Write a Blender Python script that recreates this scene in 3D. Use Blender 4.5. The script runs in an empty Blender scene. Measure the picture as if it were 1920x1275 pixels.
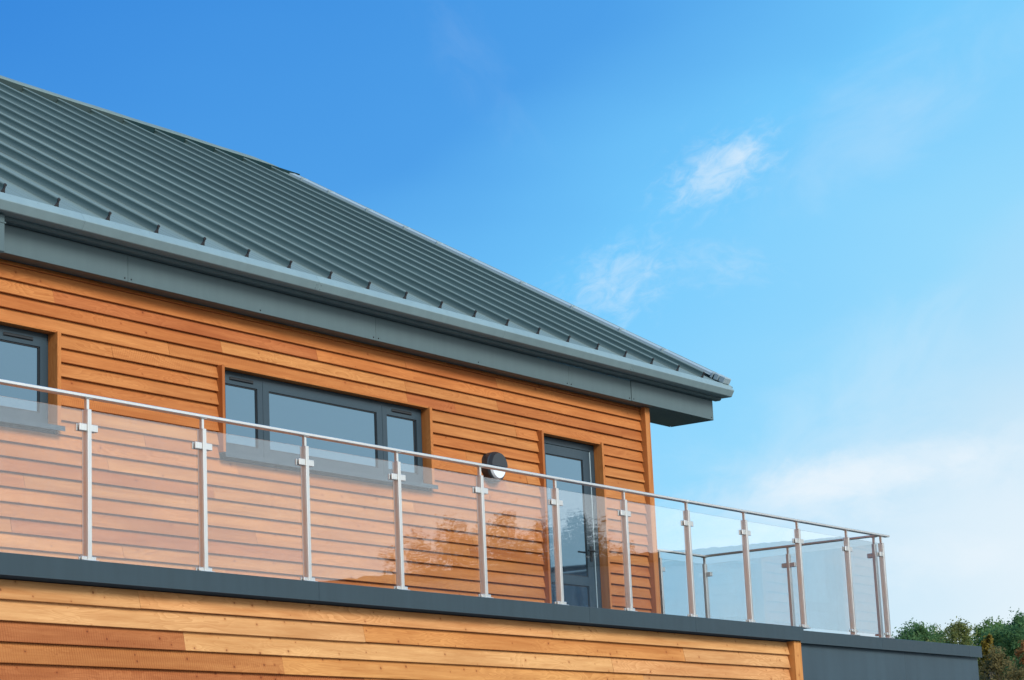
import bpy, bmesh, math, random
from mathutils import Vector, Matrix, noise
R = math.radians
rng = random.Random(7)
scene = bpy.context.scene
COL = scene.collection

# ------------------------------------------------------------------ camera
cam_d = bpy.data.cameras.new("camera")
cam = bpy.data.objects.new("camera", cam_d); COL.objects.link(cam)
cam_d.sensor_width = 36.0
cam_d.lens = 4133.86 / 1920 * 36.0
cam_d.clip_end = 5000
yaw, pitch, roll = R(34.7873), R(12.2713), R(-2.596)
fwd = Vector((math.cos(yaw)*math.cos(pitch), math.sin(yaw)*math.cos(pitch), math.sin(pitch)))
rgt = Vector((math.sin(yaw), -math.cos(yaw), 0)); upv = rgt.cross(fwd)
r2 = rgt*math.cos(roll) + upv*math.sin(roll); u2 = -rgt*math.sin(roll) + upv*math.cos(roll)
m = Matrix((r2, u2, -fwd)).transposed().to_4x4(); m.translation = Vector((-9.8718, -10.2117, -1.7137))
cam.matrix_world = m
scene.camera = cam

# ------------------------------------------------------------------ light
SUN_AZ, SUN_EL = R(-102), R(35)
def lin(r, g, b):
    f = lambda c: (c/255/12.92) if c/255 <= .04045 else ((c/255+.055)/1.055)**2.4
    return (f(r), f(g), f(b), 1)
sun_d = bpy.data.lights.new("sun", 'SUN'); sun = bpy.data.objects.new("sun", sun_d); COL.objects.link(sun)
sun_d.energy = 3.3; sun_d.angle = R(22); sun_d.color = (1, .965, .91)
sdir = Vector((math.cos(SUN_AZ)*math.cos(SUN_EL), math.sin(SUN_AZ)*math.cos(SUN_EL), math.sin(SUN_EL)))
sun.rotation_euler = (-sdir).to_track_quat('-Z', 'Y').to_euler()

world = bpy.data.worlds.new("World"); scene.world = world; world.use_nodes = True
nt = world.node_tree; nt.nodes.clear()
def wn(t, **k):
    n = nt.nodes.new(t)
    for a, v in k.items(): setattr(n, a, v)
    return n
def wm(op, a, b=None, c=None, clamp=False):
    n = wn('ShaderNodeMath', operation=op); n.use_clamp = clamp
    for i, x in enumerate((a, b, c)):
        if x is None: continue
        if hasattr(x, 'links'): nt.links.new(x, n.inputs[i])
        else: n.inputs[i].default_value = x
    return n.outputs[0]
geo = wn('ShaderNodeTexCoord'); dirv = geo.outputs['Generated']
sep = wn('ShaderNodeSeparateXYZ'); nt.links.new(dirv, sep.inputs[0])
dx, dy, dz = sep.outputs
hl = wm('MAXIMUM', wm('SQRT', wm('ADD', wm('MULTIPLY', dx, dx), wm('MULTIPLY', dy, dy))), .05)
caz = wm('DIVIDE', wm('ADD', wm('MULTIPLY', dx, math.cos(R(-75))), wm('MULTIPLY', dy, math.sin(R(-75)))), hl)
t_el = wm('MULTIPLY', wm('SUBTRACT', .36, wm('MAXIMUM', dz, 0.0)), .55/.31)
t_az = wm('MINIMUM', wm('MULTIPLY', wm('MAXIMUM', wm('ADD', caz, .545), -.2), .50/.445), .95)
# soft large-scale unevenness of the thin high haze
nz = wn('ShaderNodeTexNoise'); nz.inputs['Scale'].default_value = 3.2; nz.inputs['Detail'].default_value = 3
mp0 = wn('ShaderNodeMapping'); mp0.inputs['Scale'].default_value = (1, 1, 2.6); nt.links.new(dirv, mp0.inputs[0]); nt.links.new(mp0.outputs[0], nz.inputs['Vector'])
t = wm('ADD', wm('ADD', t_el, t_az), wm('MULTIPLY', wm('SUBTRACT', nz.outputs['Fac'], .5), .22))
ramp = wn('ShaderNodeValToRGB'); cr = ramp.color_ramp
stops = [(-1, (18, 90, 182)), (-.05, (44, 131, 220)), (.28, (74, 160, 235)), (.46, (114, 202, 255)), (.68, (150, 219, 255)),
         (.81, (198, 231, 251)), (.96, (233, 245, 253)), (1.7, (242, 250, 255))]
while len(cr.elements) < len(stops): cr.elements.new(.5)
for e, (p_, c_) in zip(cr.elements, stops):
    e.position = (p_+1)/3; e.color = lin(*c_)
nt.links.new(wm('DIVIDE', wm('ADD', t, 1.0), 3.0, clamp=True), ramp.inputs['Fac'])
# wispy clouds: noise shaped by soft blobs of the sky
def vdir(az, el): return (math.cos(R(az))*math.cos(R(el)), math.sin(R(az))*math.cos(R(el)), math.sin(R(el)))
def cloud(az, el, wr, wu, tilt, gain, scale, lo, hi, seed):
    c = Vector(vdir(az, el)); rr = Vector((math.sin(R(az)), -math.cos(R(az)), 0)); uu = rr.cross(c)
    a = R(tilt); ax = rr*math.cos(a)+uu*math.sin(a); bx = -rr*math.sin(a)+uu*math.cos(a)
    def dot(v):
        n = wn('ShaderNodeVectorMath', operation='DOT_PRODUCT'); nt.links.new(dirv, n.inputs[0]); n.inputs[1].default_value = v; return n.outputs['Value']
    pa, pb, pc = dot(ax), dot(bx), dot(c)
    g = wm('ADD', wm('POWER', wm('ABSOLUTE', wm('DIVIDE', pa, R(wr))), 2.0), wm('POWER', wm('ABSOLUTE', wm('DIVIDE', pb, R(wu))), 2.0))
    mask = wm('MULTIPLY', wm('EXPONENT', wm('MULTIPLY', g, -1.0)), wm('GREATER_THAN', pc, 0.0))
    cv = wn('ShaderNodeCombineXYZ'); nt.links.new(wm('MULTIPLY', pa, 1.0), cv.inputs[0]); nt.links.new(wm('MULTIPLY', pb, 1.7), cv.inputs[1]); cv.inputs[2].default_value = seed
    n = wn('ShaderNodeTexNoise'); n.inputs['Scale'].default_value = scale; n.inputs['Detail'].default_value = 7; n.inputs['Roughness'].default_value = .62; n.inputs['Distortion'].default_value = .6
    nt.links.new(cv.outputs[0], n.inputs['Vector'])
    v = wn('ShaderNodeMapRange'); v.interpolation_type = 'SMOOTHSTEP'
    v.inputs['From Min'].default_value = lo; v.inputs['From Max'].default_value = hi
    nt.links.new(wm('ADD', n.outputs['Fac'], wm('MULTIPLY', wm('SUBTRACT', mask, .5), .5)), v.inputs['Value'])
    return wm('MULTIPLY', wm('MULTIPLY', v.outputs[0], wm('POWER', mask, .6)), gain)
cl = [cloud(28.95, 16.35, 1.7, .78, 26, .52, 100, .30, .86, 1.3),
      cloud(28.3, 16.75, .55, .40, 26, .22, 120, .35, .85, 2.9),
      cloud(31.9, 13.6, 2.1, 1.3, 25, .42, 90, .42, 1.0, 5.1),
      cloud(29.2, 13.9, 1.9, .9, -10, .20, 95, .42, 1.0, 2.4),
      cloud(24, 17.5, 5, 2.0, 25, .20, 16, .45, 1.0, 9.2),
      cloud(35.5, 19.5, 4, 1.2, -60, .05, 34, .45, 1.0, 4.6),
      cloud(26, 10.2, 6, 2.2, 35, .22, 18, .42, .95, 6.6),
      cloud(24.5, 7.0, 8, 2.4, 3, .40, 22, .30, .86, 3.7),
      cloud(27.6, 7.7, 3.4, 1.25, 6, .34, 40, .36, .80, 8.8),
      cloud(22.6, 8.6, 2.6, 1.0, 20, .26, 46, .42, .82, 6.1),
      cloud(25.5, 8.4, 4.5, .8, 4, .5, 26, .40, .85, 7.7),
      cloud(23, 6.0, 6, .8, -2, .35, 20, .48, .9, 3.3)]
tot = cl[0]
for c_ in cl[1:]: tot = wm('ADD', tot, c_)
mixc = wn('ShaderNodeMix', data_type='RGBA'); nt.links.new(wm('MINIMUM', tot, .9), mixc.inputs['Factor'])
nt.links.new(ramp.outputs[0], mixc.inputs['A']); mixc.inputs['B'].default_value = (.84, .93, 1.0, 1)
sky = wn('ShaderNodeTexSky', sky_type='NISHITA'); sky.sun_disc = False
sky.sun_elevation = SUN_EL; sky.sun_rotation = math.pi/2 - SUN_AZ
sc10 = wn('ShaderNodeVectorMath', operation='SCALE'); nt.links.new(mixc.outputs['Result'], sc10.inputs[0]); 
glow = wn('ShaderNodeMapRange'); glow.interpolation_type = 'SMOOTHSTEP'          # the hazy sky grows brighter towards the sun's side
for k_, v_ in (('From Min', .0), ('From Max', 1.0), ('To Min', 10.2), ('To Max', 16.0)): glow.inputs[k_].default_value = v_
nt.links.new(caz, glow.inputs['Value']); nt.links.new(glow.outputs[0], sc10.inputs['Scale'])
mixs = wn('ShaderNodeMix', data_type='RGBA'); mixs.inputs['Factor'].default_value = .93
nt.links.new(sky.outputs[0], mixs.inputs['A']); nt.links.new(sc10.outputs[0], mixs.inputs['B'])
bg = wn('ShaderNodeBackground'); bg.inputs['Strength'].default_value = .1
nt.links.new(mixs.outputs['Result'], bg.inputs['Color'])
wo = wn('ShaderNodeOutputWorld'); nt.links.new(bg.outputs[0], wo.inputs[0])

scene.view_settings.view_transform = 'Standard'; scene.view_settings.look = 'None'
scene.view_settings.exposure = 0.0; scene.view_settings.gamma = 1; scene.view_settings.use_curve_mapping = False
scene.render.engine = 'CYCLES'
scene.cycles.max_bounces = 10; scene.cycles.transparent_max_bounces = 24

# ------------------------------------------------------------------ materials
class M:
    def __init__(s, name):
        s.m = bpy.data.materials.new(name); s.m.use_nodes = True; s.t = s.m.node_tree
        s.b = s.t.nodes['Principled BSDF']
    def n(s, t, **k):
        n = s.t.nodes.new(t)
        for a, v in k.items(): setattr(n, a, v)
        return n
    def l(s, a, b): s.t.links.new(a, b)
    def math(s, op, a, b=None, clamp=False):
        n = s.n('ShaderNodeMath', operation=op); n.use_clamp = clamp
        for i, x in enumerate((a, b)):
            if x is None: continue
            if hasattr(x, 'links'): s.l(x, n.inputs[i])
            else: n.inputs[i].default_value = x
        return n.outputs[0]
    def noise(s, vec, scale, detail=3, rough=.5, dist=0):
        n = s.n('ShaderNodeTexNoise'); n.inputs['Scale'].default_value = scale; n.inputs['Detail'].default_value = detail
        n.inputs['Roughness'].default_value = rough; n.inputs['Distortion'].default_value = dist
        if vec is not None: s.l(vec, n.inputs['Vector'])
        return n.outputs['Fac']
    def mapping(s, vec, scale):
        n = s.n('ShaderNodeMapping'); n.inputs['Scale'].default_value = scale; s.l(vec, n.inputs[0]); return n.outputs[0]
    def mix(s, f, a, b, blend='MIX'):
        n = s.n('ShaderNodeMix', data_type='RGBA', blend_type=blend)
        for k, x in (('Factor', f), ('A', a), ('B', b)):
            if hasattr(x, 'links'): s.l(x, n.inputs[k])
            else: n.inputs[k].default_value = x
        return n.outputs['Result']
    def rng(s, v, a, b, c=0, d=1, smooth=False):
        n = s.n('ShaderNodeMapRange'); n.clamp = True
        if smooth: n.interpolation_type = 'SMOOTHSTEP'
        s.l(v, n.inputs['Value'])
        for k, x in (('From Min', a), ('From Max', b), ('To Min', c), ('To Max', d)): n.inputs[k].default_value = x
        return n.outputs[0]
    def bump(s, h, strength, dist):
        n = s.n('ShaderNodeBump'); n.inputs['Strength'].default_value = strength; n.inputs['Distance'].default_value = dist
        s.l(h, n.inputs['Height']); s.l(n.outputs[0], s.b.inputs['Normal'])

def wood_mat(name, knots, rough=.72):
    w = M(name)
    tc = w.n('ShaderNodeTexCoord'); oi = w.n('ShaderNodeObjectInfo')
    off = w.n('ShaderNodeCombineXYZ')
    w.l(w.math('MULTIPLY', oi.outputs['Random'], 91.7), off.inputs[0]); w.l(w.math('MULTIPLY', oi.outputs['Random'], 37.3), off.inputs[2])
    w.l(w.math('MULTIPLY', oi.outputs['Random'], 53.1), off.inputs[1])
    add = w.n('ShaderNodeVectorMath', operation='ADD'); w.l(tc.outputs['Object'], add.inputs[0]); w.l(off.outputs[0], add.inputs[1])
    v = add.outputs[0]
    streak = w.noise(w.mapping(v, (1.3, 24, 24)), 1.0, 5, .6, .3)
    # cathedral grain: contours of a long stretched noise
    base = w.noise(w.mapping(v, (1.6, 9, 9)), 1.0, 1.5, .5, .4)
    ringv = w.math('FRACT', w.math('MULTIPLY', base, 17.0))
    ring = w.rng(ringv, 0.0, .9, 0, 1)
    ring = w.math('MULTIPLY', ring, w.rng(w.noise(w.mapping(v, (.9, 3, 3)), 1.0, 1), .42, .62))
    blot = w.noise(w.mapping(v, (1.1, 4, 4)), 1.0, 3, .6)
    fine = w.noise(w.mapping(v, (9, 260, 260)), 1.0, 2, .6)
    # saw marks across the board on some boards only
    sx = w.n('ShaderNodeSeparateXYZ'); w.l(v, sx.inputs[0])
    saw = w.math('SINE', w.math('ADD', w.math('MULTIPLY', sx.outputs[0], 2*math.pi/.021), w.math('MULTIPLY', w.noise(w.mapping(v, (7, 12, 12)), 1.0, 2), 7.0)))
    sawon = w.math('MULTIPLY', w.math('MULTIPLY', w.rng(oi.outputs['Alpha'], .25, 1.0), w.rng(blot, .35, .6)), .5)
    col = oi.outputs['Color']
    dark = w.mix(1.0, col, (.78, .68, .58, 1), 'MULTIPLY'); light = w.mix(1.0, col, (1.13, 1.19, 1.25, 1), 'MULTIPLY')
    c = w.mix(w.rng(streak, .3, .7), dark, light)
    c = w.mix(w.math('MULTIPLY', w.rng(blot, .45, .75), .45), c, w.mix(1.0, col, (.74, .56, .44, 1), 'MULTIPLY'))
    c = w.mix(w.math('MULTIPLY', ring, .6), c, w.mix(1.0, col, (1.32, 1.45, 1.6, 1), 'MULTIPLY'))
    c = w.mix(w.math('MULTIPLY', w.rng(fine, .45, .8), .6), c, dark)
    c = w.mix(w.math('MULTIPLY', w.math('MULTIPLY', w.rng(saw, .2, 1), sawon), 1.3, True), c, w.mix(1.0, col, (.62, .46, .36, 1), 'MULTIPLY'))
    # knots
    vo = w.n('ShaderNodeTexVoronoi', feature='F1', voronoi_dimensions='2D'); vo.inputs['Scale'].default_value = 6.5 if knots else 4.0; vo.inputs['Randomness'].default_value = 1
    sv = w.n('ShaderNodeSeparateXYZ'); w.l(v, sv.inputs[0]); cv = w.n('ShaderNodeCombineXYZ'); w.l(sv.outputs[0], cv.inputs[0]); w.l(sv.outputs[2], cv.inputs[1]); w.l(cv.outputs[0], vo.inputs['Vector'])
    sr = w.n('ShaderNodeSeparateColor'); w.l(vo.outputs['Color'], sr.inputs[0])
    wob = w.math('MULTIPLY', w.math('SUBTRACT', w.noise(w.mapping(v, (50, 50, 80)), 1.0, 2), .5), .04)
    size = w.rng(sr.outputs[0], .15 if knots else .6, 1.0, .004, .085 if knots else .05)
    kd = w.math('DIVIDE', w.math('ADD', vo.outputs['Distance'], wob), size)
    kn = w.rng(kd, .45, 1.0, 1, 0, True)
    kh = w.rng(kd, .8, 3.2, 1, 0, True)
    c = w.mix(w.math('MULTIPLY', kh, .35), c, w.mix(1.0, col, (.72, .52, .4, 1), 'MULTIPLY'))
    c = w.mix(w.math('MULTIPLY', kn, .8), c, w.mix(1.0, col, (.34, .22, .18, 1), 'MULTIPLY'))
    # nail heads' faint streaks and weather dust
    w.l(c, w.b.inputs['Base Color'])
    w.b.inputs['Roughness'].default_value = rough; w.b.inputs['Specular IOR Level'].default_value = .2
    h = w.math('ADD', w.math('MULTIPLY', streak, .6), w.math('ADD', w.math('MULTIPLY', fine, .5), w.math('MULTIPLY', w.math('MULTIPLY', saw, sawon), .5)))
    w.bump(h, .35, .004)
    return w.m
WOOD = wood_mat('oiled_cedar', False)
WOODK = wood_mat('knotty_pine', True)

def paint_mat(name, col, rough=.45, grain=.06, spec=.5, metallic=0.0, scale=380, blotch=.10, vary=.06, run=0.0, runs=(9, .5, 9)):
    w = M(name); tc = w.n('ShaderNodeTexCoord'); oi = w.n('ShaderNodeObjectInfo')
    g = w.noise(tc.outputs['Object'], scale, 2, .6)
    b = w.noise(tc.outputs['Object'], 1.7, 4, .6)
    k = w.math('ADD', w.math('ADD', 1.0, w.math('MULTIPLY', w.math('SUBTRACT', g, .5), grain*4)), w.math('MULTIPLY', w.math('SUBTRACT', b, .5), blotch*2))
    k = w.math('ADD', k, w.math('MULTIPLY', w.math('SUBTRACT', oi.outputs['Random'], .5), vary))
    if run: k = w.math('ADD', k, w.math('MULTIPLY', w.math('SUBTRACT', w.noise(w.mapping(tc.outputs['Object'], runs), 1.0, 4, .6), .5), run))
    sc = w.n('ShaderNodeVectorMath', operation='SCALE'); sc.inputs[0].default_value = col; w.l(k, sc.inputs['Scale'])
    w.l(sc.outputs[0], w.b.inputs['Base Color'])
    w.b.inputs['Metallic'].default_value = metallic; w.b.inputs['Specular IOR Level'].default_value = spec
    w.l(w.rng(b, .3, .7, rough-.06, rough+.08), w.b.inputs['Roughness'])
    w.bump(w.math('ADD', w.math('MULTIPLY', g, .3), w.math('MULTIPLY', b, 1.0)), .12, .006)
    return w.m
ROOF = paint_mat('sage_grey_roof_metal', (.158, .212, .196), .58, .03, .22, vary=.12, run=.45)
GUTT = paint_mat('sage_grey_gutter_metal', (.19, .262, .266), .5, .03, run=.25, runs=(10, 10, 1))
FASC = paint_mat('blue_grey_fascia_metal', (.074, .112, .116), .55, .03, run=.25, runs=(10, 10, 1))
CAPM = paint_mat('slate_grey_cap_metal', (.029, .049, .058), .5, .03, .35, run=.35, runs=(12, 12, 1.5))
ANNX = paint_mat('slate_grey_cladding', (.036, .060, .073), .5, .05, .35, blotch=.2, run=.5, runs=(5, 5, .5))
FRAME = paint_mat('slate_grey_frame', (.028, .050, .064), .42, .02, .35)
BLACK = paint_mat('black_rubber', (.012, .013, .014), .5, .02)
SEAMEND = paint_mat('dark_seam_filler', (.045, .042, .042), .7, .02, .2)  # dark filler closing the seam ends
DARKIN = paint_mat('dark_backing', (.03, .022, .018), .9, .02)
DECK = paint_mat('roof_membrane', (.12, .125, .13), .8, .05)
RIDGE_SHADE = paint_mat('shaded_ridge_filler', (.016, .045, .050), .6, .03, .2)  # deep shade below the capping painted into the filler colour
RIDGE_HALFSHADE = paint_mat('half_shaded_ridge_filler', (.055, .085, .085), .6, .03, .2)  # same closures with a weaker shade painted in
VERGE = paint_mat('pale_verge_metal', (.30, .37, .385), .55, .03, .2)
LAMPB = paint_mat('black_lamp_body', (.022, .024, .027), .4, .02)
LAMPD = paint_mat('opal_diffuser', (.72, .74, .74), .3, .01, blotch=.02)
SLATE = paint_mat('opposite_cladding', (.34, .345, .34), .7, .03)
BARK = paint_mat('bark', (.075, .06, .045), .9, .1, scale=60)

def steel_mat():
    w = M('brushed_steel'); tc = w.n('ShaderNodeTexCoord')
    g = w.noise(w.mapping(tc.outputs['Object'], (400, 400, 6)), 1.0, 3, .6)
    b = w.noise(w.mapping(tc.outputs['Object'], (9, 9, 3)), 1.0, 3, .6)
    w.l(w.mix(w.rng(g, .3, .7), (.68, .655, .61, 1), (.83, .80, .75, 1)), w.b.inputs['Base Color'])
    w.b.inputs['Metallic'].default_value = .92
    w.l(w.rng(b, .3, .7, .30, .46), w.b.inputs['Roughness'])
    w.bump(g, .08, .002)
    return w.m
STEEL = steel_mat()

def clear_glass(name, tint, ior):
    w = M(name); w.t.nodes.remove(w.b)
    tr = w.n('ShaderNodeBsdfTransparent'); tr.inputs[0].default_value = tint
    gl = w.n('ShaderNodeBsdfGlossy'); gl.inputs['Roughness'].default_value = .012; gl.inputs['Color'].default_value = (1, 1, 1, 1)
    tc = w.n('ShaderNodeTexCoord'); oi = w.n('ShaderNodeObjectInfo')
    wv = w.n('ShaderNodeVectorMath', operation='ADD'); w.l(tc.outputs['Object'], wv.inputs[0])
    sc = w.n('ShaderNodeVectorMath', operation='SCALE'); sc.inputs[0].default_value = (17, 9, 5); w.l(oi.outputs['Random'], sc.inputs['Scale']); w.l(sc.outputs[0], wv.inputs[1])
    bp = w.n('ShaderNodeBump'); bp.inputs['Strength'].default_value = .09; bp.inputs['Distance'].default_value = .006
    w.l(w.noise(w.mapping(wv.outputs[0], (3.2, 3, 1.6)), 1.0, 2), bp.inputs['Height']); w.l(bp.outputs[0], gl.inputs['Normal'])
    fr = w.n('ShaderNodeFresnel'); gm = w.n('ShaderNodeNewGeometry')   # same reflectance on both faces of the sheet
    w.l(w.math('ADD', ior, w.math('MULTIPLY', gm.outputs['Backfacing'], 1/ior-ior)), fr.inputs['IOR'])
    # a film of dust and rain marks, slightly milky
    df = w.n('ShaderNodeBsdfDiffuse'); df.inputs[0].default_value = (.8, .8, .8, 1)
    dn = w.rng(w.noise(w.mapping(wv.outputs[0], (30, 30, 7)), 1.0, 5, .7), .52, .8, 0, .03)
    m1 = w.n('ShaderNodeMixShader'); w.l(dn, m1.inputs[0]); w.l(tr.outputs[0], m1.inputs[1]); w.l(df.outputs[0], m1.inputs[2])
    mx = w.n('ShaderNodeMixShader'); w.l(fr.outputs[0], mx.inputs[0]); w.l(m1.outputs[0], mx.inputs[1]); w.l(gl.outputs[0], mx.inputs[2])
    w.l(mx.outputs[0], w.t.nodes['Material Output'].inputs[0])
    return w.m
GLASS = clear_glass('balustrade_glass', (.982, .998, 1, 1), 1.72)

def pane_mat():
    w = M('window_glass'); tc = w.n('ShaderNodeTexCoord')
    w.b.inputs['Base Color'].default_value = (.02, .03, .04, 1)
    w.b.inputs['Roughness'].default_value = .4; w.b.inputs['Specular IOR Level'].default_value = 0
    gl = w.n('ShaderNodeBsdfGlossy'); gl.inputs['Roughness'].default_value = .02; gl.inputs['Color'].default_value = (.50, .80, 1, 1)   # blue of the mirrored sky put into the reflection tint
    fr = w.n('ShaderNodeFresnel'); fr.inputs['IOR'].default_value = 2.0
    mx = w.n('ShaderNodeMixShader'); w.l(w.math('MULTIPLY', fr.outputs[0], 1.9, True), mx.inputs[0]); w.l(w.b.outputs[0], mx.inputs[1]); w.l(gl.outputs[0], mx.inputs[2])
    w.l(mx.outputs[0], w.t.nodes['Material Output'].inputs[0])
    w.bump(w.noise(tc.outputs['Object'], 2.3, 2), .04, .01)
    return w.m
PANE = pane_mat()

def leaf_mat(name, cols):
    w = M(name)
    at = w.n('ShaderNodeAttribute', attribute_name='tone'); 
    rp = w.n('ShaderNodeValToRGB'); 
    while len(rp.color_ramp.elements) < len(cols): rp.color_ramp.elements.new(.5)
    for i, (e, c_) in enumerate(zip(rp.color_ramp.elements, cols)): e.position = i/(len(cols)-1); e.color = (*c_, 1)
    w.l(at.outputs['Fac'], rp.inputs[0]); w.l(rp.outputs[0], w.b.inputs['Base Color'])
    w.b.inputs['Roughness'].default_value = .7; w.b.inputs['Specular IOR Level'].default_value = .05
    tr = w.n('ShaderNodeBsdfTranslucent'); w.l(rp.outputs[0], tr.inputs[0])
    mx = w.n('ShaderNodeMixShader'); mx.inputs[0].default_value = .5
    w.l(w.b.outputs[0], mx.inputs[1]); w.l(tr.outputs[0], mx.inputs[2]); w.l(mx.outputs[0], w.t.nodes['Material Output'].inputs[0])
    return w.m

def ground_mat():
    w = M('grass_ground'); tc = w.n('ShaderNodeTexCoord')
    a = w.noise(tc.outputs['Object'], .35, 6, .65); b = w.noise(tc.outputs['Object'], 14, 4, .7)
    c = w.mix(w.rng(a, .35, .65), (.05, .075, .022, 1), (.11, .115, .045, 1))
    w.l(w.mix(w.math('MULTIPLY', b, .5), c, (.03, .045, .015, 1)), w.b.inputs['Base Color'])
    w.b.inputs['Roughness'].default_value = .9; w.bump(b, .6, .05)
    return w.m
def paving_mat():
    w = M('concrete_paving'); tc = w.n('ShaderNodeTexCoord')
    a = w.noise(tc.outputs['Object'], .8, 6, .65); b = w.noise(tc.outputs['Object'], 40, 4, .7)
    c = w.mix(w.rng(a, .3, .7), (.26, .25, .235, 1), (.36, .35, .33, 1))
    w.l(w.mix(w.math('MULTIPLY', b, .4), c, (.2, .19, .18, 1)), w.b.inputs['Base Color']); w.b.inputs['Roughness'].default_value = .85
    return w.m

# ------------------------------------------------------------------ helpers
WORLD = {}
def empty(name, loc, label, cat, group=None):
    o = bpy.data.objects.new(name, None); COL.objects.link(o); o.location = loc; o.empty_display_size = .3
    o['label'] = label; o['category'] = cat
    if group: o['group'] = group
    WORLD[o] = Vector(loc); return o
def link(name, me, mat, parent, loc, label=None):
    o = bpy.data.objects.new(name, me); COL.objects.link(o)
    if mat is not None and not me.materials: me.materials.append(mat)
    o.location = Vector(loc) - (WORLD[parent] if parent else Vector()); o.parent = parent
    WORLD[o] = Vector(loc)
    if label: o['label'] = label
    return o
def mesh(name, bm, smooth=False):
    bmesh.ops.recalc_face_normals(bm, faces=bm.faces)
    me = bpy.data.meshes.new(name); bm.to_mesh(me); bm.free()
    if smooth:
        for p in me.polygons: p.use_smooth = True
    return me
def add_box(bm, x0, x1, y0, y1, z0, z1, bev=0):
    r = bmesh.ops.create_cube(bm, size=1)
    bmesh.ops.scale(bm, vec=(x1-x0, y1-y0, z1-z0), verts=r['verts'])
    bmesh.ops.translate(bm, vec=((x0+x1)/2, (y0+y1)/2, (z0+z1)/2), verts=r['verts'])
    if bev:
        es = list({e for v in r['verts'] for e in v.link_edges})
        bmesh.ops.bevel(bm, geom=es, offset=bev, segments=1, affect='EDGES')
def add_prism(bm, prof, a0, a1, axis='x'):
    def P(a, p): return (a, p[0], p[1]) if axis == 'x' else (p[0], a, p[1])
    va = [bm.verts.new(P(a0, p)) for p in prof]; vb = [bm.verts.new(P(a1, p)) for p in prof]
    n = len(prof)
    bm.faces.new(va); bm.faces.new(vb[::-1])
    for i in range(n): bm.faces.new((va[i], vb[i], vb[(i+1) % n], va[(i+1) % n]))
def add_ring(bm, x0, x1, z0, z1, w, y0, y1, wt=None, wb=None):
    wt = w if wt is None else wt; wb = w if wb is None else wb
    o = [(x0, z0), (x1, z0), (x1, z1), (x0, z1)]; i = [(x0+w, z0+wb), (x1-w, z0+wb), (x1-w, z1-wt), (x0+w, z1-wt)]
    vs = {}
    for k, pts in (('o', o), ('i', i)):
        for y, s in ((y0, 'f'), (y1, 'b')): vs[k+s] = [bm.verts.new((p[0], y, p[1])) for p in pts]
    for a in range(4):
        b = (a+1) % 4
        for p, q in (('of', 'if'), ('if', 'ib'), ('ib', 'ob'), ('ob', 'of')):
            bm.faces.new((vs[p][a], vs[p][b], vs[q][b], vs[q][a]))
def box_part(name, mat, parent, x0, x1, y0, y1, z0, z1, bev=0, label=None):
    c = Vector(((x0+x1)/2, (y0+y1)/2, (z0+z1)/2)); bm = bmesh.new()
    add_box(bm, x0-c.x, x1-c.x, y0-c.y, y1-c.y, z0-c.z, z1-c.z, bev)
    return link(name, mesh(name, bm), mat, parent, c, label)
def prism_part(name, mat, parent, prof, a0, a1, axis='x', label=None):
    oy = sum(p[0] for p in prof)/len(prof); oz = sum(p[1] for p in prof)/len(prof); oa = (a0+a1)/2
    bm = bmesh.new(); add_prism(bm, [(p[0]-oy, p[1]-oz) for p in prof], a0-oa, a1-oa, axis)
    loc = (oa, oy, oz) if axis == 'x' else (oy, oa, oz)
    return link(name, mesh(name, bm), mat, parent, loc, label)
def add_tube(bm, p0, p1, r0, r1, seg=7):
    p0 = Vector(p0); p1 = Vector(p1); d = (p1-p0).normalized(); a = d.orthogonal().normalized(); b = d.cross(a)
    A = [bm.verts.new(p0+(a*math.cos(2*math.pi*i/seg)+b*math.sin(2*math.pi*i/seg))*r0) for i in range(seg)]
    B = [bm.verts.new(p1+(a*math.cos(2*math.pi*i/seg)+b*math.sin(2*math.pi*i/seg))*r1) for i in range(seg)]
    for i in range(seg): bm.faces.new((A[i], A[(i+1) % seg], B[(i+1) % seg], B[i]))
    bm.faces.new(A); bm.faces.new(B)
def struct(o): o['kind'] = 'structure'; return o

# ------------------------------------------------------------------ ground
GZ = -3.3
bm = bmesh.new(); bmesh.ops.create_grid(bm, x_segments=40, y_segments=40, size=2500)
struct(link('ground', mesh('ground', bm), ground_mat(), None, (0, 0, GZ)))
bm = bmesh.new(); add_box(bm, -22, 22, -11.0, 0, -.1, .0)
struct(link('pavement', mesh('pavement', bm), paving_mat(), None, (0, -.12, GZ+.104)))

# ------------------------------------------------------------------ building
B = empty('timber_building', (3, 4, GZ), 'two storey timber clad building with a grey standing seam metal roof and a roof terrace', 'building')
YB = 2.154                                   # plane behind the upper boards
XC = 10.38                                   # outer corner of the upper storey
# --- structural walls behind the boards (openings left for windows and door)
WIN = [(3.597, 6.42), (-1.113, 1.71)]; WZ0, WZ1 = 1.355, 2.10
DOOR = (8.315, 9.39); DZ1 = 2.09
bm = bmesh.new()
xs = [-4.6, WIN[1][0]-.03, WIN[1][1]+.03, WIN[0][0]-.03, WIN[0][1]+.03, DOOR[0]-.03, DOOR[1]+.03, 10.33]
for i, (a, b) in enumerate(zip(xs, xs[1:])):
    if i in (1, 3): add_box(bm, a, b, YB, 2.40, -.15, WZ0-.02); add_box(bm, a, b, YB, 2.40, WZ1+.02, 2.62)
    elif i == 5: add_box(bm, a, b, YB, 2.40, DZ1+.02, 2.62)
    else: add_box(bm, a, b, YB, 2.40, -.15, 2.62)
add_box(bm, -4.6, 10.33, 14.2, 14.4, -.15, 2.6); add_box(bm, 10.10, 10.33, 2.402, 14.198, -.15, 2.6)
add_box(bm, -4.6, -4.4, 2.402, 14.198, -.15, 2.6)
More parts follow.
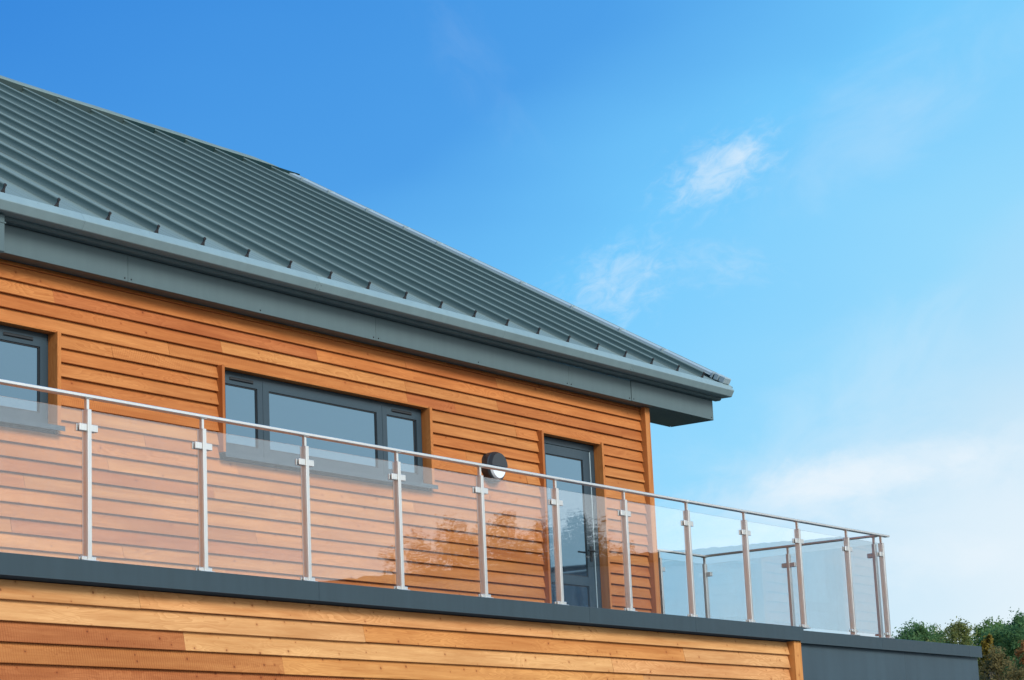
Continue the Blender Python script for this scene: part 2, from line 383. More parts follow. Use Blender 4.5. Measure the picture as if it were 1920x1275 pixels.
v = [bm.verts.new(p) for p in ((10.33, 2.2, 2.602), (10.33, 14.3, 2.602), (10.33, 8.3, 6.3), (10.13, 2.2, 2.602), (10.13, 14.3, 2.602), (10.13, 8.3, 6.3))]
bm.faces.new(v[:3]); bm.faces.new(v[3:][::-1]); bm.faces.new((v[0], v[2], v[5], v[3])); bm.faces.new((v[1], v[4], v[5], v[2])); bm.faces.new((v[0], v[3], v[4], v[1]))
link('wall', mesh('wall', bm), DARKIN, B, (0, 0, 0))
# dark rooms behind the glass
bm = bmesh.new()
for a, b in WIN: add_box(bm, a-.5, b+.5, 2.42, 4.5, .9, 2.55)
add_box(bm, DOOR[0]-.4, DOOR[1]+.4, 2.42, 4.5, -.1, 2.55)
link('room', mesh('room', bm), DARKIN, B, (0, 0, 0))

UP = {'o': (.455, .156, .040), 'l': (.48, .182, .050), 'r': (.38, .112, .031), 'm': (.415, .134, .034), 'p': (.475, .175, .048)}
LO = {'t': (.55, .265, .098), 'y': (.57, .270, .094), 'r': (.37, .118, .034), 's': (.42, .160, .044), 'o': (.54, .225, .062)}
def plank(x0, x1, zb, g, ybase, mat, col, saw, thick=.027, thin=.002):
    dz = rng.uniform(-.0015, .0015); th = thick+rng.uniform(-.002, .003)
    prof = [(ybase-.0005, zb+g-.002), (ybase-thin, zb+g-.002), (ybase-th, zb+.003+dz), (ybase-th+.002, zb+dz+.0005), (ybase-.0005, zb+dz+.0005)]
    o = prism_part('plank', mat, B, prof, x0+.0012, x1-.0012)
    j = 1+rng.uniform(-.05, .05); k = rng.uniform(-.05, .05)
    o.color = (col[0]*j, col[1]*j*(1+k), col[2]*j*(1+1.6*k), saw)
    return o
G = .1135
ROWS0 = 2.457
fixed_u = {-1: [], 0: [(6.139, 'm')], 1: [(1.72, 'r'), (4.863, 'o')], 2: [(3.617, 'l'), (6.127, 'p')], 3: [(2.985, 'o'), (6.15, 'r'), (6.9, 'o')], 4: [(2.345, 'p'), (7.9, 'o')], 5: [], 6: [], 7: []}
first_u = {-1: 'm', 0: 'o', 1: 'p', 2: 'm', 3: 'p', 4: 'o', 5: 'p', 6: 'p', 7: 'p', 8: 'r'}
def split(segs, a, b, extra, first, pal, weights, seed, fill=True):
    r = random.Random(seed); xs = [(-4.6, first or r.choices(pal, weights)[0])] + list(extra)
    x = xs[-1][0]
    if fill or not extra:
        x += r.uniform(1.0, 4.2)
        while x < b-.4:
            xs.append((x, r.choices(pal, weights)[0])); x += r.uniform(1.8, 4.6)
    out = []
    for (x0, c), nx in zip(xs, xs[1:]+[(b, None)]): out.append((x0, nx[0], c))
    return out
for k in range(-1, 23):
    zb = ROWS0 - G*k
    g = G if k > -1 else .042
    open_ = []
    if 4 <= k <= 10:
        if not (k == 10): pass
        open_ += [(a-.034, b+.042) for a, b in WIN]
    if k >= 4: open_.append((DOOR[0]-.036, DOOR[1]+.036))
    open_.sort()
    for x0, x1, c in split(None, -4.6, 10.282, fixed_u.get(k, []), first_u.get(k), 'olrmp', (7, .4, .15, 2.5, 4), 100+k):
        pieces = [(x0, min(x1, 10.281))]
        for a, b in open_:
            nxt = []
            for p, q in pieces:
                if q <= a or p >= b: nxt.append((p, q)); continue
                if p < a-.03: nxt.append((p, a))
                if q > b+.03: nxt.append((b, q))
            pieces = nxt
        for p, q in pieces:
            if q-p < .03: continue
            saw = rng.choice((0, 0, .3, .6, .9))
            plank(p, q, zb, g, YB, WOOD, UP[c], saw)
# gable end boards
for k in range(-1, 23):
    zb = ROWS0 - G*k; g = G if k > -1 else .1
    prof = [(10.332, zb+g-.002), (10.339, zb+g-.002), (10.355, zb+.003), (10.353, zb+.0005), (10.332, zb+.0005)]
    o = prism_part('plank', WOOD, B, prof, 2.19, 14.3, 'y'); o.color = (*UP['p'], .2)
# upper corner post trim
def trim(x0, x1, y0, y1, z0, z1, parent=B, col=UP['p'], mat=WOOD, name='corner_trim'):
    c = Vector(((x0+x1)/2, (y0+y1)/2, (z0+z1)/2)); bm = bmesh.new(); dx, dy, dz = (x1-x0)/2, (y1-y0)/2, (z1-z0)/2
    tall = dz > dx
    if tall:  # local x is the grain direction
        add_box(bm, -dz, dz, -dy, dy, -dx, dx, .002)
    else: add_box(bm, -dx, dx, -dy, dy, -dz, dz, .002)
    o = link(name, mesh(name, bm), mat, parent, c)
    if tall: o.rotation_euler = (0, R(90), 0)
    o.color = (*col, .1); return o
trim(10.285, XC, 2.078, 2.152, -.1, 2.6045)
trim(10.36, 10.384, 2.1525, 2.19, -.1, 2.6045)

# --- windows
def make_window(x0, x1):
    z0, z1 = 1.352, 2.103; c = Vector(((x0+x1)/2, 2.2, (z0+z1)/2))
    bm = bmesh.new(); add_ring(bm, x0-c.x+.001, x1-c.x-.001, z0-c.z, z1-c.z, .036, -.012, .055)
    for s in (x0+.568, x1-.612): add_box(bm, s-.016-c.x, s+.016-c.x, -.0115, .0545, z0+.036-c.z, z1-.036-c.z)
    w = link('window', mesh('window', bm), FRAME, B, c)
    bays = [(x0+.03, x0+.566), (x0+.570, x1-.614), (x1-.610, x1-.03)]
    for i, (a, b) in enumerate(bays):
        wd = .066 if i != 1 else .078; top, bot = (.078, .08)
        s0, s1 = 1.392, 2.068
        bm = bmesh.new(); cc = Vector(((a+b)/2, 2.19, (s0+s1)/2))
        add_ring(bm, a-cc.x, b-cc.x, s0-cc.z, s1-cc.z, wd, -.018, .03, top, bot)
        link('sash', mesh('sash', bm), FRAME, w, cc)
        bm = bmesh.new(); add_ring(bm, a+wd-cc.x, b-wd-cc.x, s0+bot-cc.z, s1-top-cc.z, .011, -.010, .02)
        link('gasket', mesh('gasket', bm), BLACK, w, cc)
        box_part('pane', PANE, w, a+wd+.0105, b-wd-.0105, 2.188, 2.206, s0+bot+.0105, s1-top-.0105)
        if i != 1:
            m_ = (a+b)/2; bm = bmesh.new(); cv = Vector((m_, 2.172, 2.037))
            add_box(bm, -.142, .142, -.012, -.0005, -.011, .011, .004)
            add_box(bm, -.15, .15, -.007, 0, -.014, .014, .003)
            link('trickle_vent', mesh('trickle_vent', bm), BLACK, w, cv)
    # metal sill with a turned down nose
    prof = [(2.19, 1.388), (2.182, 1.392), (2.066, 1.374), (2.063, 1.335), (2.069, 1.335), (2.072, 1.366), (2.19, 1.3515)]
    prism_part('sill', FRAME, w, prof, x0-.028, x1+.062)
    # timber lining boards of the reveal
    trim(x0-.033, x0-.0005, 2.084, 2.19, 1.376, 2.114, w, UP['m'], WOOD, 'lining_board')
    trim(x1+.0005, x1+.040, 2.084, 2.19, 1.376, 2.114, w, UP['o'], WOOD, 'lining_board')
    trim(x0, x1, 2.100, 2.19, 2.104, 2.124, w, UP['o'], WOOD, 'lining_board')
    return w
for a, b in WIN: make_window(a, b)

# --- door
x0, x1 = DOOR
c = Vector(((x0+x1)/2, 2.21, 1.0)); bm = bmesh.new()
add_box(bm, x0-c.x+.001, x0-c.x+.05, -.02, .06, -1.08, 1.085); add_box(bm, x1-c.x-.075, x1-c.x-.001, -.02, .06, -1.08, 1.085)
add_box(bm, x0-c.x+.0505, x1-c.x-.0755, -.02, .06, 1.02, 1.085)
D = link('door', mesh('door', bm), FRAME, B, c)
lx0, lx1, lz0, lz1 = x0+.054, x1-.10, -.06, 2.012
bm = bmesh.new(); cc = Vector(((lx0+lx1)/2, 2.205, 1.0))
add_box(bm, lx0-cc.x, lx0-cc.x+.11, -.018, .04, lz0-1, lz1-1); add_box(bm, lx1-cc.x-.125, lx1-cc.x, -.018, .04, lz0-1, lz1-1)
for za, zb in ((lz0, .14), (.60, .69), (1.915, lz1)): add_box(bm, lx0-cc.x+.1105, lx1-cc.x-.1255, -.018, .04, za-1, zb-1)
link('door_leaf', mesh('door_leaf', bm), FRAME, D, cc)
box_part('weather_strip', VERGE, D, x1-.094, x1-.080, 2.186, 2.20, -.05, 2.01)
for za, zb in ((.14, .60), (.69, 1.915)):
    bm = bmesh.new(); add_ring(bm, lx0+.1105-cc.x, lx1-.1255-cc.x, za-1+.0005, zb-1-.0005, .012, -.009, .03); link('gasket', mesh('gasket', bm), BLACK, D, cc)
    box_part('pane', PANE, D, lx0+.123, lx1-.138, 2.2, 2.222, za+.013, zb-.013)
bm = bmesh.new(); add_tube(bm, (0, 0, 0), (0, -.05, 0), .011, .011, 8); add_tube(bm, (.0, -.05, 0), (-.12, -.05, 0), .010, .009, 8); add_box(bm, -.018, .018, -.008, 0, -.1, .06)
link('handle', mesh('handle', bm), BLACK, D, (lx1-.06, 2.187, .96))
trim(x0-.035, x0-.0005, 2.084, 2.19, -.1, 2.112, D, UP['m'], WOOD, 'lining_board')
trim(x1+.0005, x1+.036, 2.084, 2.19, -.1, 2.112, D, UP['o'], WOOD, 'lining_board')
trim(x0, x1, 2.100, 2.19, 2.0905, 2.112, D, UP['o'], WOOD, 'lining_board')

# --- eaves: soffit, fascia, moulding, gutter
FX = [-4.435, -0.826, 2.378, 5.525, 8.684, 9.879, 11.596]
for a, b in zip(FX, FX[1:]):
    dy = 0 if b < 11 else -.007
    bm = bmesh.new(); cc = Vector(((a+b)/2, 2.0, 2.7143)); h = (b-a)/2-.0012
    add_box(bm, -h, h, -.01+dy, .006, -.111, .111, .0025); add_box(bm, -h, h, .0062, .045, -.111, -.099)
    f = link('fascia_panel', mesh('fascia_panel', bm), FASC, B, cc)
    n = 2 if b-a > 2 else 1
    for sx in [-h+.035] + [(-h+.035)+(2*h-.07)*i/n for i in range(1, n+1)]:
        bm = bmesh.new(); add_tube(bm, (0, 0, 0), (0, -.005, 0), .008, .005, 8)
        link('screw', mesh('screw', bm), BLACK, f, (cc.x+sx, 1.99+dy, 2.6287))
for i, (a, b) in enumerate([(-4.6, -1.5), (-1.5, 1.5), (1.5, 4.5), (4.5, 7.5), (7.5, 10.281), (10.281, 11.58)]):
    box_part('soffit_panel', FASC, B, a+.002, b-.002, 2.046, 2.152 if b < 10.29 else 2.076, 2.605, 2.6150)
box_part('soffit_panel', FASC, B, 10.386, 11.58, 2.0795, 2.545, 2.605, 2.6150)
# closing boards of the boxed eaves end
box_part('eaves_end', FASC, B, 11.598, 11.608, 1.984, 2.545, 2.6010, 2.8277, .002)
box_part('eaves_end', FASC, B, 10.386, 11.597, 2.546, 2.556, 2.6010, 3.003, .002)
prism_part('eaves_moulding', FASC, B, [(1.989, 2.8277), (1.9281, 2.8277), (1.9127, 2.838), (1.9127, 2.8607), (1.989, 2.8607)], -4.6, 11.684)
GX = [-4.435, -1.084, 1.701, 4.485, 7.27, 9.611, 11.74]
gp = [(2.0313, 2.8638), (1.8095, 2.8607), (1.8023, 2.8659), (1.7683, 2.9257), (1.7683, 2.9308), (1.8116, 2.9979), (1.8198, 2.9999), (1.824, 2.9948), (1.7837, 2.9277), (1.8167, 2.8731), (2.0313, 2.8762)]
for i, (a, b) in enumerate(zip(GX, GX[1:])):
    prism_part('gutter', GUTT, B, gp, a+.0008, b-.0008)
bm = bmesh.new(); add_prism(bm, [(0, 0), (-.215, -.003), (-.255, .063), (-.205, .13), (0, .14)], 0, .006)
link('gutter_end', mesh('gutter_end', bm), GUTT, B, (11.7395, 2.0313, 2.8638))
bm = bmesh.new()
for xx in (4.485, 9.611, -1.084):
    for dx_ in (-.03, .03):
        for tt in (.25, .75): add_tube(bm, (xx+dx_, 1.8023-.034*tt, 2.8659+.06*tt), (xx+dx_, 1.7963-.034*tt, 2.8638+.06*tt), .005, .003, 6)
link('rivet', mesh('rivet', bm), GUTT, B, (0, 0, 0))

# --- downpipe at the left
bm = bmesh.new(); add_box(bm, -.045, .045, -.045, .045, -.30, .0, .012); add_box(bm, -.05, .05, -.05, .05, -.075, -.06, .004)
dp = link('downpipe', mesh('downpipe', bm), FASC, B, (0.943, 1.9127, 2.8587))
bm = bmesh.new(); add_tube(bm, (0, 0, 0), (-.12, .14, -.20), .04, .04, 10); add_tube(bm, (-.12, .14, -.20), (-.12, .14, -2.5), .04, .04, 10)
link('pipe', mesh('pipe', bm), FASC, dp, (0.943, 1.9281, 2.5596))

# --- roof
TP = math.tan(R(30.55)); YE, ZE = 1.8167, 2.9876; YR = 8.335; XV = 11.653
SL = lambda y: ZE + (y-YE)*TP
ZR = SL(YR); Ls = (YR-YE)/math.cos(R(30.55))
SP = 0.5399; SX0 = 0.97
nx = [SX0 + SP*i for i in range(-9, 21)]      # seam lines
rot = (R(30.55), 0, 0)
def sheet_mesh():
    bm = bmesh.new(); n = 24
    prof = [(0, .003), (.012, .000), (.155, 0), (.163, .0035), (.171, 0), (.262, 0), (.27, .0035), (.278, 0), (.37, 0), (.378, .0035), (.386, 0), (SP-.012, 0), (SP, .003)]
    rows = []
    for j in range(n+1):
        y = -.02 + (Ls+.02)*j/n
        rows.append([bm.verts.new((px, y, pz + .0035*noise.noise((px*3, y*1.1, 1.0)))) for px, pz in prof])
    for a, b in zip(rows, rows[1:]):
        for i in range(len(prof)-1): bm.faces.new((a[i], a[i+1], b[i+1], b[i]))
    r = bmesh.ops.extrude_face_region(bm, geom=list(bm.faces)); bmesh.ops.translate(bm, vec=(0, 0, -.008), verts=[v for v in r['geom'] if isinstance(v, bmesh.types.BMVert)])
    return mesh('roof_sheet', bm)
def seam_mesh(length):
    bm = bmesh.new(); n = 30; seg = 9
    # splayed web with a round bead on top
    prof = [(-.010, .0), (-.0055, .012), (-.0045, .047)]
    for i in range(seg): 
        a = R(215) - R(250)*i/(seg-1); prof.append((.0120*math.cos(a), .059+.0120*math.sin(a)))
    prof += [(.0045, .047), (.0055, .012), (.010, .0)]
    rows = []
    for j in range(n+1):
        y = length*j/n + .085
        w = .0022*noise.noise((y*2.2, 3.1, 0)); h = .0018*noise.noise((y*2.9, 9.1, 0))
        rows.append([bm.verts.new((px+w, y, pz+h+.001)) for px, pz in prof])
    for a, b in zip(rows, rows[1:]):
        for i in range(len(prof)-1): bm.faces.new((a[i], a[i+1], b[i+1], b[i]))
    me = mesh('seam', bm, True); return me
def seam_end_mesh():
    bm = bmesh.new(); add_prism(bm, [(-.019, .0), (-.006, .030), (-.006, .046), (.006, .046), (.006, .030), (.019, .0)], .070, .0845, 'y')
    add_tube(bm, (0, .072, .058), (0, .0845, .058), .012, .012, 9)
    return mesh('seam_end', bm)
sm, ssm, sem = sheet_mesh(), seam_mesh(Ls-.16), seam_end_mesh()
sheets = []
for i, x in enumerate(nx):
    last = i == len(nx)-1
    me = sm
    if last:
        me = sm.copy()
        for v in me.vertices: v.co.x *= (XV-x)/SP
    s = link('roof_sheet', me, ROOF, B, (x, YE, ZE)); s.rotation_euler = rot; sheets.append(s)
    a = bpy.data.objects.new('seam', ssm); COL.objects.link(a); a.parent = s
    e = bpy.data.objects.new('seam_end', sem); COL.objects.link(e); e.parent = s
ssm.materials.append(ROOF); sem.materials.append(SEAMEND)
# back slope
bm = bmesh.new(); add_prism(bm, [(YR, ZR), (2*YR-YE, ZE), (2*YR-YE, ZE-.02), (YR, ZR-.02)], -3.9, XV)
link('back_slope', mesh('back_slope', bm), ROOF, B, (0, 0, 0))
prism_part('roof_deck', DARKIN, B, [(1.998, SL(1.998)-.05), (YR, ZR-.05), (2*YR-1.998, SL(1.998)-.05), (2*YR-1.998, SL(1.998)-.12), (YR, ZR-.15), (1.998, 2.8277)], -3.9, XV-.03)
# ridge: closures between the seams, painted dark for the shade under the folded capping
for i, x in enumerate(nx):
    w = SP if i < len(nx)-1 else XV-x
    bm = bmesh.new(); add_box(bm, .012, w-.012, -.010, .010, 0, .085)
    o = link('ridge_closure', mesh('ridge_closure', bm), RIDGE_SHADE if x > 8.2 else RIDGE_HALFSHADE, B, (x, YR-.135, SL(YR-.135)+.002)); o.rotation_euler = rot
def ridge_piece(a, b):
    bm = bmesh.new(); n = 10; rows = []
    prof = [(-.168, -.016), (-.165, 0), (-.06, 0), (0, .0), (.06, 0), (.165, 0), (.168, -.016)]
    for j in range(n+1):
        x = a+(b-a)*j/n; q = .014*noise.noise((x*1.3, 2.2, 7.7)); rr = .012*noise.noise((x*1.7, 8.2, 1.7))
        rows.append([bm.verts.new((x-(a+b)/2, py+(rr if py < 0 else 0), pz - abs(py)*TP + .118 + q*.8 - .10*max(0, (x-XV+.4)/.45)**1.5)) for py, pz in prof])
    for r0, r1 in zip(rows, rows[1:]):
        for i in range(len(prof)-1): bm.faces.new((r0[i], r0[i+1], r1[i+1], r1[i]))
    r = bmesh.ops.extrude_face_region(bm, geom=list(bm.faces)); bmesh.ops.translate(bm, vec=(0, 0, -.003), verts=[v for v in r['geom'] if isinstance(v, bmesh.types.BMVert)])
    link('ridge_capping', mesh('ridge_capping', bm), ROOF, B, ((a+b)/2, YR, ZR))
for a, b in zip([-3.9, -.8, 2.3, 5.4, 8.5], [-.8, 2.3, 5.4, 8.5, XV+.05]): ridge_piece(a, b-.002)
# verge: capping pieces clipped over the last seam
L0 = .10; vy = [1.969, 2.619, 3.178, 3.833, 4.548, 5.278, 5.795, 6.305, 6.904, 7.531, 7.982, YR-.13]
for i, (a, b) in enumerate(zip(vy, vy[1:])):
    ln = (b-a)/math.cos(R(30.55))
    bm = bmesh.new(); add_prism(bm, [(-.085, .034), (-.080, .036), (-.075, .062), (.03, .074), (.034, .068), (.034, -.11), (.03, -.11), (.03, .06), (-.07, .05)], .001, ln-.001, 'y')
    v = link('verge_capping', mesh('verge_capping', bm), VERGE, B, (XV, a, SL(a))); v.rotation_euler = rot
    bm = bmesh.new(); add_box(bm, -.088, .037, -.012, .012, .056, .078, .003); add_box(bm, -.092, -.076, -.014, .014, .012, .07, .003)
    c_ = bpy.data.objects.new('clip', mesh('clip', bm)); c_.data.materials.append(VERGE); COL.objects.link(c_); c_.parent = v
for y_, s_ in ((1.9436, .075), (1.8662, .09)):
    bm = bmesh.new(); add_box(bm, -.10, .04, 0, s_-.012, .01, .085, .008)
    v = link('verge_end_block', mesh('verge_end_block', bm), VERGE, B, (XV, y_-.06, SL(y_-.06))); v.rotation_euler = rot
bm = bmesh.new(); add_prism(bm, [(.0, 0), (1.24, 0), (1.24, .012), (0, .012)], 0, (YR-2.56)/math.cos(R(30.55)), 'y')
o = link('verge_soffit', mesh('verge_soffit', bm), FASC, B, (10.388, 2.56, SL(2.56)-.09)); o.rotation_euler = rot

# --- lower storey: wood clad wing
bm = bmesh.new(); add_box(bm, -4.6, 9.40, .010, 2.0, GZ, -.145); add_box(bm, -4.6, 9.40, 2.002, 13.6, GZ, -.155)
link('wall', mesh('wall', bm), DARKIN, B, (0, 0, 0))
GL = .128; LZ = -.270; YL = .010
fixed_l = {0: [(.454, 't'), (5.2, 'y')], 1: [(2.759, 'o'), (7.3, 't')], 2: [(.871, 'y'), (6.1, 't')], 3: [(1.854, 'o'), (6.6, 't')], 4: [(2.756, 'o')]}
first_l = {0: 't', 1: 't', 2: 'r', 3: 's', 4: 'r'}
for k in range(0, 24):
    zb = LZ - GL*k; g = GL if k else .123
    for x0, x1, c in split(None, -4.6, 9.27, fixed_l.get(k, []), first_l.get(k), 'tyrso', (4, 4, 1, 2, 4), 300+k, False):
        saw = .95 if c in 'rs' else rng.choice((0, 0, 0, .2))
        plank(x0, x1, zb, g, YL, WOODK, LO[c], saw, .026, .002)
trim(9.272, 9.415, -.072, .009, GZ, -.142, B, LO['o'], WOODK)
# --- parapet capping
CXs = [-4.6, -1.4, 2.147, 5.638, 7.375, 9.435]
for a, b in zip(CXs, CXs[1:]):
    prism_part('parapet_cap', CAPM, B, [(-.1, -.137), (-.096, -.137), (-.09, -.128), (-.09, -.006), (.26, -.008), (.26, 0.006), (-.088, .0), (-.1, -.004)], a+.0012, b-.0012)
bm = bmesh.new(); add_box(bm, -4.6, 9.43, .02, 2.14, -.14, -.03)
link('terrace_deck', mesh('terrace_deck', bm), DECK, B, (0, 0, 0))

# ------------------------------------------------------------------ grey annex
A = empty('grey_annex', (11.7, 3, GZ), 'slate grey flat roofed block set back beside the timber clad ground floor', 'building')
AX = [9.44, 11.85, 13.76]
for a, b in zip(AX, AX[1:]): box_part('wall_panel', ANNX, A, a+.0012, b-.0012, -.012, 0, GZ, -.15, .002)
box_part('wall_panel', ANNX, A, 13.758, 13.77, .001, 7.8, GZ, -.15, .002)
bm = bmesh.new(); add_box(bm, 9.44, 13.757, .0015, 7.8, GZ, -.152); add_box(bm, 9.44, 13.757, .05, 7.8, -.1515, -.06)
link('wall', mesh('wall', bm), ANNX, A, (0, 0, 0))
CZ = -.026
for a, b in zip([9.437, 11.25, 13.45], [11.25, 13.45, 13.80]):
    prism_part('parapet_cap', CAPM, A, [(-.055, CZ-.126), (-.05, CZ-.126), (-.046, CZ-.12), (-.046, CZ-.006), (.26, CZ-.006), (.26, CZ+.006), (-.044, CZ), (-.055, CZ-.004)], a+.0012, b-.0012)
box_part('parapet_cap', CAPM, A, 13.56, 13.80, .261, 7.84, CZ-.126, CZ+.004, .003)

# ------------------------------------------------------------------ balustrade
S = 1.0716; XL = 11.524
bal = empty('glass_balustrade', (4, 0, 0), 'stainless steel and clear glass balustrade along the terrace parapet', 'railing')
PD, PW = .0275, .017
def post_mesh(base):
    bm = bmesh.new(); add_box(bm, -PW, PW, -PD, PD, base+.010, .985, .002); return mesh('post', bm)
def stem_mesh():
    bm = bmesh.new(); add_box(bm, -.011, .011, -.011, .011, .9853, 1.056); add_box(bm, -.03, .03, -.022, .022, 1.0562, 1.0598); return mesh('stem', bm)
def clamp_mesh(z, side):
    bm = bmesh.new(); s = side
    wd, hz = (.082, .024) if z > .5 else (.062, .0125)
    xa, xb = (PW+.0004, wd) if s > 0 else (-wd, -PW-.0004)
    add_box(bm, xa, xb, -.021, -.0062, z-hz, z+hz, .0035); add_box(bm, xa, xb, .0062, .021, z-hz, z+hz, .0035); add_box(bm, xa, xa+.012 if s > 0 else xb, -.006, .006, z-hz*.8, z+hz*.8) if s > 0 else add_box(bm, xb-.012, xb, -.006, .006, z-hz*.8, z+hz*.8)
    return mesh('clamp', bm)
def base_mesh(z):
    bm = bmesh.new(); add_box(bm, -.062, .062, -.045, .045, z, z+.0098, .002)
    return mesh('base_plate', bm)
PM = {0: post_mesh(0), 1: post_mesh(CZ)}; BMs = {0: base_mesh(.0012), 1: base_mesh(CZ+.0012)}
ST = stem_mesh(); CLM = {(z, s): clamp_mesh(z, s) for z in (.865, .024) for s in (-1, 1)}
for me in list(PM.values())+list(BMs.values())+[ST]+list(CLM.values()): me.materials.append(STEEL)
def post(x, y, rz, low, sides=(-1, 1)):
    p = link('post', PM[low], None, bal, (x, y, 0)); p.rotation_euler = (0, 0, rz)
    kids = [('stem', ST), ('base_plate', BMs[low])] + [('clamp', CLM[(z, s)]) for s in sides for z in (.865, .024)]
    for n_, me in kids:
        o = bpy.data.objects.new(n_, me); COL.objects.link(o); o.parent = p
def glass(p, q, y=0, axis='x', z0=.012, gap=.026):
    h = (q-p)/2-gap; bm = bmesh.new()
    if axis == 'x': add_box(bm, -h, h, -.005, .005, z0-.5, .981-.5)
    else: add_box(bm, -.005, .005, -h, h, z0-.5, .981-.5)
    loc = ((p+q)/2, y, .5) if axis == 'x' else (y, (p+q)/2, .5)
    link('glass_panel', mesh('glass_panel', bm), GLASS, bal, loc)
px = [S*i for i in range(-4, 11)] + [XL]
for i, x in enumerate(px):
    sides = (-1, 1) if 0 < i < len(px)-1 else ((1,) if i == 0 else (-1,))
    post(x, 0, rng.uniform(-.02, .02), 1 if x > 9.66 else 0, sides)
for a, b in zip(px, px[1:]): glass(a, b)
# end run
ys = [.085, 1.115, 2.17]
post(XL+.005, ys[0], R(90), 1, (1,)); post(XL, ys[1], R(90), 1); post(XL, ys[2], R(90), 1, (-1,))
for a, b in zip(ys, ys[1:]): glass(a, b, XL, 'y')
# rear run back to the gable wall
post(10.55, 2.17, 0, 1, (1,)); glass(10.55, XL-.01, 2.17)
def rail(x0, x1, y0, y1):
    box_part('handrail', STEEL, bal, x0, x1, y0, y1, 1.060, 1.081, .003)
rail(-4.4, 2.67, -.03, .03); rail(2.672, 7.49, -.03, .03); rail(7.492, 11.69, -.03, .03)
rail(XL-.03, XL+.03, .0305, 2.2); rail(10.385, XL-.0305, 2.14, 2.2)

# ------------------------------------------------------------------ wall lamp
lamp = empty('wall_light', (7.43, 2.12, 1.645), 'round black bulkhead lamp with a white lower half on the timber wall', 'lamp')
def disc(bm, r0, r1, y0, y1, seg=40):
    A_ = [bm.verts.new((r0*math.cos(2*math.pi*i/seg), y0, r0*math.sin(2*math.pi*i/seg))) for i in range(seg)]
    B_ = [bm.verts.new((r1*math.cos(2*math.pi*i/seg), y1, r1*math.sin(2*math.pi*i/seg))) for i in range(seg)]
    for i in range(seg): bm.faces.new((A_[i], A_[(i+1) % seg], B_[(i+1) % seg], B_[i]))
    return A_, B_
bm = bmesh.new(); a, b = disc(bm, .150, .150, .02, -.055); a2, b2 = disc(bm, .150, .138, -.055, -.072); bm.faces.new(a); bm.faces.new(b2)
bmesh.ops.remove_doubles(bm, verts=bm.verts, dist=1e-4)
link('body', mesh('body', bm), LAMPB, lamp, (7.43, 2.12, 1.645))
def half(bm, up, r, y0, y1, bulge, cut=.0):
    pts = []; n = 24
    for i in range(n+1):
        a = math.pi*i/n if up else math.pi+math.pi*i/n
        pts.append((r*math.cos(a), r*math.sin(a)+cut))
    f = [bm.verts.new((p[0], y0, p[1])) for p in pts]
    g_ = [bm.verts.new((p[0]*.9, y1, (p[1]-cut)*.9+cut)) for p in pts]
    for i in range(n): bm.faces.new((f[i], f[i+1], g_[i+1], g_[i]))
    bm.faces.new((f[n], f[0], g_[0], g_[n])); bm.faces.new(g_); bm.faces.new(f)
bm = bmesh.new(); half(bm, True, .143, -.0725, -.105, 0, .004); link('hood', mesh('hood', bm), LAMPB, lamp, (7.43, 2.12, 1.645))
bm = bmesh.new(); half(bm, False, .122, -.0725, -.092, 0, -.002); link('diffuser', mesh('diffuser', bm), LAMPD, lamp, (7.43, 2.12, 1.645))

